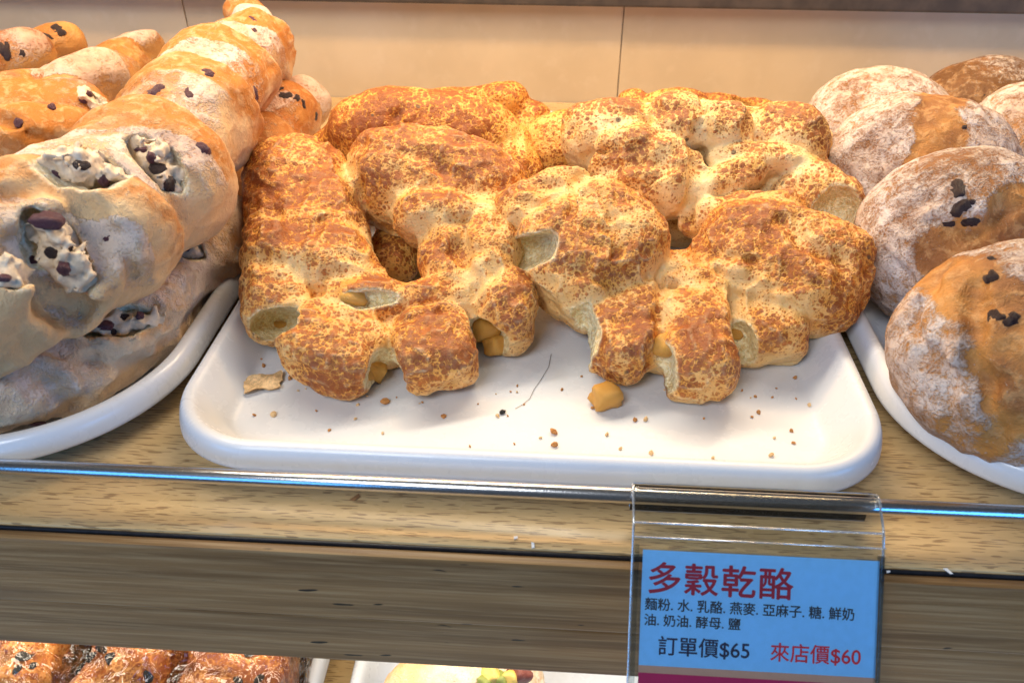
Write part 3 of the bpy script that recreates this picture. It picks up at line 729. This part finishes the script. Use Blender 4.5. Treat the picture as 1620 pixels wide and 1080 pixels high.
# bottom loaf, flat, right under the big one
L2 = Loaf(k=.008, amp=(.0030, .0013), freq=(40, 110), seed=31.0, floor=.004)
L2.cap((330, 385, .030, .022), (225, 505, .028, .020), (100, 585, .026, .020), (-40, 620, .026, .020))
L2.lobe(324, 398, .034, 90, 60, 70, 55, .7, 2.5).lobe(222, 510, .033, 104, 58, 66, 42, .7, 2.5).lobe(85, 592, .032, 140, 58, 66, 24, .7, 2.5).lobe(-40, 625, .032, 110, 46, 66, 5, .7, 2.5)
L2.crease((280, 560), (300, 510), (340, 470), r=.003, k=.010).crease((255, 440), (300, 460), (360, 440), r=.002, k=.010)
L2.crease((110, 540), (150, 570), (215, 575), r=.003, k=.012).crease((60, 600), (120, 640), r=.002, k=.010)
td = stuffed(L2, [(190, 510, 62, 22, .014, 10, .002, [(165, 515, 9), (195, 505, 8), (222, 500, 7), (180, 525, 6)]),
                  (296, 392, 30, 18, .012, -35, .002, [(290, 392, 8)]), (338, 345, 16, 9, .008, -20, .001, [])])
L2.build('berry_loaf', M['twist_pale'], .0015, bake=.25, flour=.64)
tag(L2.obj, 'flattened floury berry loaf lying at the bottom of the left pile, by the tray rim', 'loaf', TG)
fillings(L2, td)
stud(L2, 'berry', 'raisin', [(268, 415, 8), (60, 668, 8), (20, 560, 9)], M['berry'])
# the big loaf on top
L1 = Loaf(k=.005, amp=(.0028, .0009), freq=(40, 110), seed=35.0)
L1.cap((-60, 455, .086, .035), (60, 400, .089, .036), (150, 350, .091, .036), (240, 290, .092, .034), (300, 200, .098, .031), (355, 115, .101, .026), (412, 72, .102, .019))
L1.lobe(112, 362, .091, 120, 104, 112, 40, .5, 2.6, k=.010).lobe(248, 296, .092, 92, 96, 104, 20, .4, 2.7, k=.008)
L1.lobe(412, 74, .100, 40, 66, 44, 10, .6, 2.6, k=.006).lobe(388, 22, .112, 26, 15, 18, -10, .3, 2.3, k=.006)
L1.twisted((0, 460, .088), (410, 72, .102), .062, .0105)
L1.crease((10, 305), (80, 288), (150, 330), (200, 390), (212, 440), r=.003, k=.005).crease((0, 395), (45, 420), (70, 470), (120, 500), r=.003, k=.006).crease((130, 340), (165, 380), (160, 440), r=.002, k=.010).crease((30, 400), (70, 470), (130, 490), r=.003, k=.012)
L1.rag = L2.rag = .0055; L1.ragf = L2.ragf = 62.0
td = stuffed(L1, [(140, 268, 74, 26, .018, -16, .002, [(85, 275, 8), (130, 262, 7), (165, 285, 9), (190, 305, 7)]),
                  (248, 262, 60, 32, .020, -52, .002, [(225, 238, 7), (252, 268, 9), (240, 250, 8), (268, 295, 11)]),
                  (98, 395, 72, 34, .020, -58, .002, [(74, 350, 14), (88, 400, 8), (102, 425, 9), (110, 395, 6)]),
                  (18, 438, 28, 20, .012, -20, .002, [(5, 440, 6)])])
L1.build('berry_loaf', M['twist'], .0015, bake=.42, flour=.52, bfn=lambda P: np.clip((P[:, 1]-.38)*3.0, -.2, .5))  # browner to the rear: deeper bake plus warm rear light put into the colour
tag(L1.obj, 'big twisted berry loaf on top of the left pile, its cuts filled with cream', 'loaf', TG)
fillings(L1, td)
stud(L1, 'berry', 'raisin', [(245, 142, 11), (300, 147, 12), (330, 115, 9), (323, 235, 10), (405, 150, 11), (172, 378, 8), (50, 410, 10), (400, 30, 9), (402, 48, 8), (268, 60, 8)], M['berry'], .95)
# behind the big one, right side
L3 = Loaf(k=.004, amp=(.0020, .0006), freq=(32, 90), seed=41.0)
L3.cap((385, 290, .040, .028), (440, 215, .046, .024), (485, 170, .048, .016))
L3.lobe(398, 268, .044, 82, 74, 80, 40, .5, 2.5).lobe(448, 200, .052, 58, 54, 62, 48, .5, 2.5, k=.003).lobe(480, 172, .052, 40, 44, 50, 48, .5, 2.5, k=.003)
L3.twisted((385, 290, .040), (485, 170, .048), .050, .006)
L3.build('berry_loaf', M['twist_gold'], .0018, bake=.45, flour=.60)
tag(L3.obj, 'golden berry loaf half hidden behind the big one, nearest the cheese breads', 'loaf', TG)
stud(L3, 'berry', 'raisin', [(440, 140, 10), (452, 150, 9), (470, 155, 8), (480, 165, 8), (455, 230, 9), (500, 185, 8)], M['raisin'], .9)
# behind on the left
L4 = Loaf(k=.004, amp=(.0022, .0007), freq=(32, 90), seed=44.0)
L4.cap((110, 165, .076, .024), (215, 90, .074, .016))
L4.lobe(128, 142, .082, 74, 48, 66, 22, .6, 2.5).lobe(200, 92, .076, 62, 34, 54, 22, .6, 2.5, k=.003).lobe(146, 175, .080, 36, 26, 40, -30, .5, 2.4)
L4.twisted((110, 165, .076), (215, 90, .074), .05, .006); L4.rag = .003
td = stuffed(L4, [(145, 168, 30, 14, .010, -50, .001, [(130, 160, 7), (150, 180, 7), (142, 150, 7)])])
L4.build('berry_loaf', M['twist_gold'], .0018, bake=.45, flour=.55)
tag(L4.obj, 'twisted berry loaf just behind the big one, its cut end facing front', 'loaf', TG)
fillings(L4, td)
L6 = Loaf(k=.004, amp=(.0022, .0007), freq=(32, 90), seed=46.0)
L6.cap((-60, 215, .074, .028), (110, 190, .076, .024))
L6.lobe(40, 228, .080, 116, 58, 80, 8, .6, 2.5).lobe(45, 155, .082, 84, 36, 60, 6, .6, 2.5, k=.003)
L6.crease((0, 190), (60, 215), (110, 250), r=.002, k=.008)
L6.twisted((-60, 215, .074), (110, 190, .076), .06, .006)
L6.build('berry_loaf', M['twist'], .0018, bake=.75, flour=.34)
tag(L6.obj, 'pale yellow berry loaf at the left edge, behind the big one', 'loaf', TG)
stud(L6, 'berry', 'raisin', [(82, 170, 6), (30, 195, 7)], M['berry'])
L5 = Loaf(k=.004, amp=(.0024, .0007), freq=(32, 90), seed=48.0)
L5.cap((-40, 120, .078, .020), (95, 72, .084, .012))
L5.lobe(20, 100, .084, 62, 42, 56, 20, .6).lobe(90, 72, .086, 42, 30, 40, 10, .6, k=.003)
L5.build('berry_loaf', M['twist_gold'], .002, bake=.5, flour=.42)
tag(L5.obj, 'berry loaf at the far left back, its knobbly end against the wall', 'loaf', TG)
stud(L5, 'berry', 'raisin', [(8, 80, 12), (35, 85, 8), (93, 47, 12), (75, 57, 8)], M['raisin'], .8)

# ------------------------------------------------------------------ round floury raisin loaves on the right tray
RG = 'round floury raisin loaves on the right tray'
def boule(blobs, bands, seed, label, spots, mat='boule', flour=1.10, h=.0017, creases=(), bake=.5):
    L = Loaf(k=.02, amp=(.0024, .0009), freq=(28, 95), seed=seed, floor=.0045)
    for p, r, rot in blobs: L.ell(p, r, rot)
    for p, n, w in bands: L.band(p, n, w)
    for g in creases: L.crease(*g, r=.0016, k=.005)
    L.build('raisin_loaf', M[mat], h, bake=bake, flour=flour)
    tag(L.obj, label, 'loaf', RG); stud(L, 'raisin', 'raisin', spots, M['raisin'], .85); return L
boule([((1615, 560, .050), (.053, .052, .048), (0, 0, 0))], [((1552, 480, .08), (.97, .22, 0), .0115)], 51.0,
      'large round floury raisin loaf at the front of the right tray', [(1575, 498, 10), (1567, 438, 8), (1568, 409, 6), (1600, 505, 8)], h=.0015,
      creases=[((1545, 450), (1538, 520), (1530, 580), (1545, 620)), ((1480, 560), (1500, 620), (1505, 680)), ((1440, 480), (1460, 560), (1520, 610)), ((1560, 600), (1560, 650), (1590, 700)), ((1500, 420), (1470, 450), (1440, 520))])
boule([((1518, 385, .052), (.054, .048, .048), (0, 0, 0))], [((1515, 350, .09), (-.45, .9, .1), .013)], 55.0,
      'round floury raisin loaf second from the front of the right tray', [(1515, 298, 12), (1520, 330, 11), (1535, 352, 9), (1500, 355, 9), (1538, 320, 7)],
      creases=[((1400, 400), (1440, 440), (1430, 480)), ((1470, 350), (1540, 360), (1600, 330))])
boule([((1450, 270, .056), (.056, .050, .046), (0, 0, 0))], [((1485, 220, .09), (.95, -.3, 0), .013)], 58.0,
      'round loaf thickly dusted with white flour, third from the front of the right tray', [(1526, 201, 5), (1565, 258, 8)], flour=1.2)
boule([((1390, 205, .050), (.052, .046, .042), (0, 0, 0))], [((1395, 160, .09), (.35, .9, 0), .011)], 61.0,
      'round raisin loaf at the back of the right tray, nearest the cheese breads', [(1275, 187, 10), (1285, 180, 8)], h=.002)
boule([((1555, 185, .050), (.052, .044, .040), (0, 0, 0))], [((1550, 165, .09), (.1, .95, .5), .010), ((1545, 130, .09), (.1, .95, .5), .006)], 64.0,
      'dark striped raisin loaf at the back right corner of the right tray', [(1535, 180, 12), (1560, 150, 6)], mat='boule_dark', flour=.72, h=.002)
boule([((1650, 235, .054), (.050, .046, .042), (0, 0, 0))], [((1620, 200, .09), (.2, .95, 0), .012)], 67.0,
      'round raisin loaf at the right edge, beside the thickly floured one', [(1600, 235, 6)], h=.002)

# ------------------------------------------------------------------ crumbs and bits on the middle tray
TZ = 0.0039
cz = lump('cheese_cube', 'cube', 2, az(958, 626, TZ+.0055), (.0068, .006, .006), (.2, .1, .5), M['cheese_cube'])
tag(cz, 'lone baked cheese cube lying on the white tray in front of the breads', 'cheese cube')
fc = az(416, 605, TZ+.0015)
fv, ff = [], []; n = 12
for i in range(n+1):
    for j in range(n+1):
        x, y = (i/n-.5)*.017, (j/n-.5)*.013
        th_ = math.atan2(y, x); e = 1+.10*math.sin(2*th_+1)+.06*math.sin(5*th_)+.04*math.sin(11*th_+2)
        fv.append((x*e, y*e, .0012*math.sin(x*420)*math.cos(y*380)+.0008))
off = len(fv); fv += [(a, b_, c-.0006) for a, b_, c in fv]
for i in range(n):
    for j in range(n):
        q = (i*(n+1)+j, (i+1)*(n+1)+j, (i+1)*(n+1)+j+1, i*(n+1)+j+1); ff.append(q); ff.append(tuple(k+off for k in q[::-1]))
flake = mesh_obj('crust_flake', fv, ff, M['pale_crumb'], None, fc); flake.rotation_euler = (0, 0, .3)
tag(flake, 'pale papery crust flake on the left part of the middle tray', 'crust flake')
sd = lump('sesame_seed', 'raisin', 2, az(795, 651, TZ+.001), (.0016, .0011, .001), (0, 0, .6), M['black_seed'])
tag(sd, 'single black sesame seed lying on the middle of the white tray', 'seed')
crumbs = [(609, 635, 4.2, 0), (702, 658, 2.8, 0), (876, 682, 4.2, 0), (877, 703, 3.6, 0), (1005, 664, 2.8, 0), (1022, 663, 2.8, 1), (960, 687, 2.4, 1), (1030, 716, 2.6, 1),
          (1200, 652, 2.4, 0), (1252, 681, 2.2, 0), (1220, 719, 2.6, 1), (1280, 640, 2.2, 1), (433, 655, 3.2, 1), (402, 656, 2.0, 0), (562, 662, 2.0, 1), (458, 598, 2.8, 0),
          (413, 569, 2.0, 0), (417, 578, 2.6, 0), (855, 692, 1.8, 1), (981, 709, 2.0, 1), (521, 680, 1.6, 0), (787, 657, 2.4, 1), (938, 645, 2.2, 0), (889, 616, 1.8, 0),
          (818, 610, 1.5, 0), (1105, 618, 2.4, 1), (1133, 622, 2.0, 1), (1157, 617, 1.8, 1), (1195, 627, 1.8, 0), (1222, 628, 1.6, 0), (1258, 597, 2.4, 0), (1255, 700, 1.8, 0),
          (1190, 659, 1.6, 0), (1225, 692, 1.8, 1), (668, 636, 1.4, 0), (700, 610, 1.4, 0), (1128, 724, 2.0, 1), (920, 595, 1.4, 0), (404, 612, 1.8, 0), (566, 640, 1.8, 1)]
_rc = random.Random(11)
for _ in range(26):
    crumbs.append((_rc.uniform(420, 1290), _rc.choice([_rc.uniform(612, 640), _rc.uniform(600, 710)]), _rc.uniform(.9, 1.6), _rc.randint(0, 1)))
for i, (u, v, mm, k) in enumerate(crumbs):
    r = mm*.0005
    o = lump('bread_crumb', 'crumb', i % 5, az(u, v, TZ+r*.4), (r*1.1, r*.9, r*.6), (.5*i, .3*i, i), M['pale_crumb' if k else 'crumb'])
    tag(o, 'tiny pale bread crumb scattered on the white middle tray' if k else 'tiny brown toasted crumb scattered on the white middle tray', 'crumb', 'bread crumbs on the middle tray')
def scrap(name, u, v, w, h, rz, mat, label, cat, z=.0004):
    vv = [(-w, -h, 0), (w*.7, -h*.8, 0), (w, h*.6, 0), (-w*.6, h, 0)]; vv += [(a, b2, c+.0003) for a, b2, c in vv]
    o = mesh_obj(name, vv, [(3, 2, 1, 0), (4, 5, 6, 7), (0, 1, 5, 4), (1, 2, 6, 5), (2, 3, 7, 6), (3, 0, 4, 7)], M[mat], None, az(u, v, z), smooth=False)
    o.rotation_euler = (0, 0, rz); return tag(o, label, cat)
scrap('tape_scrap', 1500, 903, .0018, .0007, -1.0, 'white', 'greyish tape scrap stuck on the shelf edge right of the price card', 'tape')
scrap('paper_fleck', 816, 850, .0010, .0007, .4, 'white', 'tiny white fleck on the wood left of the price card, upper of two', 'fleck')
scrap('paper_fleck', 843, 862, .0007, .0016, .2, 'white', 'slim white fleck on the wood left of the price card, lower of two', 'fleck')
scrap('paper_fleck', 1405, 904, .0009, .0005, .3, 'white', 'small white fleck on the shelf edge just right of the price holder', 'fleck')
scrap('wood_chip', 563, 787, .0012, .0024, -.6, 'plain_wood', 'small brown chip lying on the wood just below the steel rail', 'chip')
hp = [(872, 560), (868, 580), (856, 600), (845, 615), (838, 630), (826, 640), (815, 646)]
tag(tube('hair_strand', [az(u, v, TZ+.0004) for u, v in hp], .00012, M['hair'], None, 5), 'thin dark hair strand on the white tray between the breads', 'hair')

# ------------------------------------------------------------------ price card holder hooked over the rail
TILT = math.radians(35.0)
hy, hz = 0.2385, 0.0165
down = np.array([0, -math.sin(TILT), -math.cos(TILT)]); nor = np.array([0, -math.cos(TILT), math.sin(TILT)])
X0, X1 = 0.0353, 0.1318
def sheet(name, path, x0, x1, th, mat, parent):
    """extruded acrylic strip: path of (y, z) points, given thickness, running from x0 to x1"""
    path = [np.array(p) for p in path]; V, F = [], []
    for i, p in enumerate(path):
        t = path[min(i+1, len(path)-1)]-path[max(i-1, 0)]; t /= np.linalg.norm(t); nn = np.array([-t[1], t[0]])
        for x in (x0, x1):
            for sg in (-.5, .5): q = p+nn*th*sg; V.append((x, q[0], q[1]))
    for i in range(len(path)-1):
        a, b_ = i*4, i*4+4
        F += [(a, b_, b_+2, a+2), (a+1, a+3, b_+3, b_+1), (a, a+1, b_+1, b_), (a+2, b_+2, b_+3, a+3)]
    e = (len(path)-1)*4; F += [(0, 2, 3, 1), (e, e+1, e+3, e+2)]
    return mesh_obj(name, V, F, mat, parent, smooth=False)
holder = empty('price_card_holder', (0, 0, 0))
R_ = .0046
hook = [(hy+R_, -0.0 + .004), (hy+R_, hz)] + [(hy+R_*math.cos(a), hz+R_*math.sin(a)) for a in np.linspace(0.2, math.pi*0.62, 9)]
p0 = np.array(hook[-1]); knee = p0+np.array([-.0105, -.0062])
dn = down[1:]
path = hook+[tuple(p0+(knee-p0)*.5), tuple(knee-np.array([-.0012, -.0007])), tuple(knee+dn*.0012)]+[tuple(knee+dn*s) for s in (.004, .03, .06, .115)]
back_sheet = sheet('back_sheet', path, X0, X1, .0014, M['acrylic'], holder)
sheet('front_sheet', [tuple(knee+nor[1:]*.0030+dn*s) for s in (.0055, .05, .115)], X0+.0005, X1-.0005, .0012, M['acrylic'], holder)
for xa, xb in ((X0+.0003, X0+.0022), (X1-.0022, X1-.0003)):
    sheet('side_spacer', [tuple(knee+nor[1:]*.0015+dn*s) for s in (.0085, .05, .115)], xa, xb, .0014, M['acrylic_edge'], holder)
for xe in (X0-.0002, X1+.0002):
    tube('edge', [(xe, p[0], p[1]) for p in path], .00055, M['edge'], back_sheet, 6)  # side edges of the sheet with their highlight painted on
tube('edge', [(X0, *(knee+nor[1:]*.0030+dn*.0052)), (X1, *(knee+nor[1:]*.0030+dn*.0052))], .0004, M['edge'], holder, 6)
tube('edge', [(X0, *(knee+nor[1:]*.0009)), (X1, *(knee+nor[1:]*.0009))], .0005, M['edge'], holder, 6)  # added strip painting the bright highlight along the bend, no edge here
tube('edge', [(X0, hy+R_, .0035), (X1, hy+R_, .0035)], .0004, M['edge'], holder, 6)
tag(holder, 'clear acrylic price holder hooked over the steel rail', 'price holder')
PX = 0.0002555
card_o = np.array([0, *(knee+nor[1:]*.0016+dn*.0105)]); card_o[0] = X0+.0037
card = empty('price_card', card_o)
tag(card, 'blue price card with red and black lettering in the clear holder', 'price card')
def cp(x, y, lift=0.0): return np.array([x*PX, 0, 0])+down*(y*PX*.95)+nor*lift
def panel(name, x0, y0, x1, y1, lift, mat, th=.00025):
    c4 = [cp(x0, y0, lift), cp(x1, y0, lift), cp(x1, y1, lift), cp(x0, y1, lift)]; b4 = [p-nor*th for p in c4]
    return mesh_obj(name, c4+b4, [(0, 3, 2, 1), (4, 5, 6, 7), (0, 1, 5, 4), (1, 2, 6, 5), (2, 3, 7, 6), (3, 0, 4, 7)], mat, card, smooth=False)
field = panel('blue_field', 0, 0, 357, 187, 0, M['card']); panel('tan_stripe', 0, 187, 357, 199, 0, M['tan']); panel('magenta_field', 0, 199, 357, 330, 0, M['magenta'])
MW = Matrix(((1, 0, nor[0], 0), (0, -down[1], nor[1], 0), (0, -down[2], nor[2], 0), (0, 0, 0, 1)))
def lettering(txt, x0, y0, x1, y1, mat, bold=0.0, spacing=1.0):
    cu = bpy.data.curves.new('lettering', 'FONT'); cu.body = txt; cu.size = 1.0; cu.space_character = spacing
    o = bpy.data.objects.new('tmp', cu); COL.objects.link(o); bpy.context.view_layer.update()
    me = bpy.data.meshes.new_from_object(o.evaluated_get(bpy.context.evaluated_depsgraph_get())); bpy.data.objects.remove(o)
    V = np.array([v.co[:] for v in me.vertices]); lo, hi = V.min(0), V.max(0)
    for v, p in zip(me.vertices, V):
        fx = (p[0]-lo[0])/(hi[0]-lo[0]); fy = (p[1]-lo[1])/(hi[1]-lo[1])
        v.co = Vector(cp(x0+(x1-x0)*fx, y1+(y0-y1)*fy, .00012))
    me.materials.clear(); me.materials.append(mat); me.name = 'lettering'
    if bold:
        import bmesh
        bm = bmesh.new(); bm.from_mesh(me); src = bm.faces[:]
        for i, (dx, dy) in enumerate(((bold, 0), (-bold, 0), (0, bold), (0, -bold))):
            g = bmesh.ops.duplicate(bm, geom=src)['geom']; off = Vector(cp(dx, dy, .000012*(i+1)))
            for e in g:
                if isinstance(e, bmesh.types.BMVert): e.co += off
        bm.to_mesh(me); bm.free()
    t = bpy.data.objects.new('lettering', me); COL.objects.link(t); t.parent = field; return t
lettering('多穀乾酪', 11, 19, 229, 69, M['ink_red'], 0.9, 1.08)
lettering('麵粉. 水. 乳酪. 燕麥. 亞麻子. 糖. 鮮奶', 6, 77, 322, 97, M['ink_black'], 0.35)
lettering('油. 奶油. 酵母. 鹽', 6, 103, 152, 122, M['ink_black'], 0.35)
lettering('訂單價$65', 29, 138, 167, 170, M['ink_blue'], 0.4)
lettering('來店價$60', 199, 139, 334, 170, M['ink_red2'], 0.4)

# ------------------------------------------------------------------ breads on the shelf below
LZ = -0.215
LT = 'white trays on the lower shelf'
tray('serving_tray', -.42, -.128, .10, .50, .03, .03, 'white tray on the lower shelf under the bagged breads', zb=LZ, group=LT)
tray('serving_tray', -.115, .30, .10, .50, .03, .03, 'white tray on the lower shelf under the yellow topped bun', zb=LZ, group=LT)
SG = 'bagged chilli breads on the lower shelf'
def film(L, seed):
    W = Loaf(k=.03, amp=(.005, .004), freq=(40, 70), seed=seed)
    W.B = [(lambda P: L.body0(P)-.005, .01)]; W.lo, W.hi = L.lo-.006, L.hi+.006
    return W.build('clear_bag', M['film'], .003, parent=L.obj)
for i, (u, v, rz, lab) in enumerate(((40, 1075, 10, 'chilli bread in a clear bag at the far left of the lower shelf'),
                                    (225, 1080, -12, 'chilli bread with black seaweed in a clear bag, second on the lower shelf'),
                                    (375, 1100, 6, 'chilli bread in a crumpled clear bag beside the white tray below'))):
    L = Loaf(k=.02, amp=(.004, .0012), freq=(36, 120), seed=70.0+i*3)
    c = az(u, v, -.165); R = rotm(rz, 14, 0)
    L.B = [(lambda P, c=c, R=R: s_box(P, c, np.array([.030, .05, .034]), R, .022), .02)]; L._ext(c, .066)
    L.body0 = lambda P, L=L: L.B[0][0](P)
    tag(L.build('chilli_bread', M['spicy'], .002, bake=.75), lab, 'bread', SG)
    rr = random.Random(i)
    for k in range(14):
        p = c+np.array([rr.uniform(-.025, .025), rr.uniform(-.05, .03), .08]); q = p.copy()
        for s_ in range(200):
            if L.full(q[None])[0] < 0: break
            q[2] -= .0006
        lump('seaweed_flake', 'crumb', k % 5, q, (.004*rr.uniform(.4, 1.3), .003, .001), (rr.uniform(-.4, .4), -.3, rr.uniform(0, 6)), M['seaweed'], L.obj)
    film(L, 80.0+i)
N = Loaf(k=.006, amp=(.002, .0008), seed=90.0)
N.lobe(735, 1095, -.165, 125, 62, 80, 4, .6, 2.5)
N.build('topped_bun', M['bun'], .002, bake=.4, flour=.5)
tag(N.obj, 'pale bun with yellow and green topping on the lower shelf', 'bun')
def topping(name, u, v, mm, mat, z=-.128):
    p = az(u, v, z); r = mm*.0005; lump(name, 'cube', int(u) % 3, p, (r, r*.8, r*.7), (u, v, u+v), M[mat], N.obj)
topping('egg_topping', 778, 1068, 12, 'egg'); topping('egg_topping', 808, 1072, 11, 'egg'); topping('relish', 793, 1075, 9, 'cabbage'); topping('relish', 770, 1078, 9, 'cabbage'); topping('meat', 822, 1066, 12, 'ham')
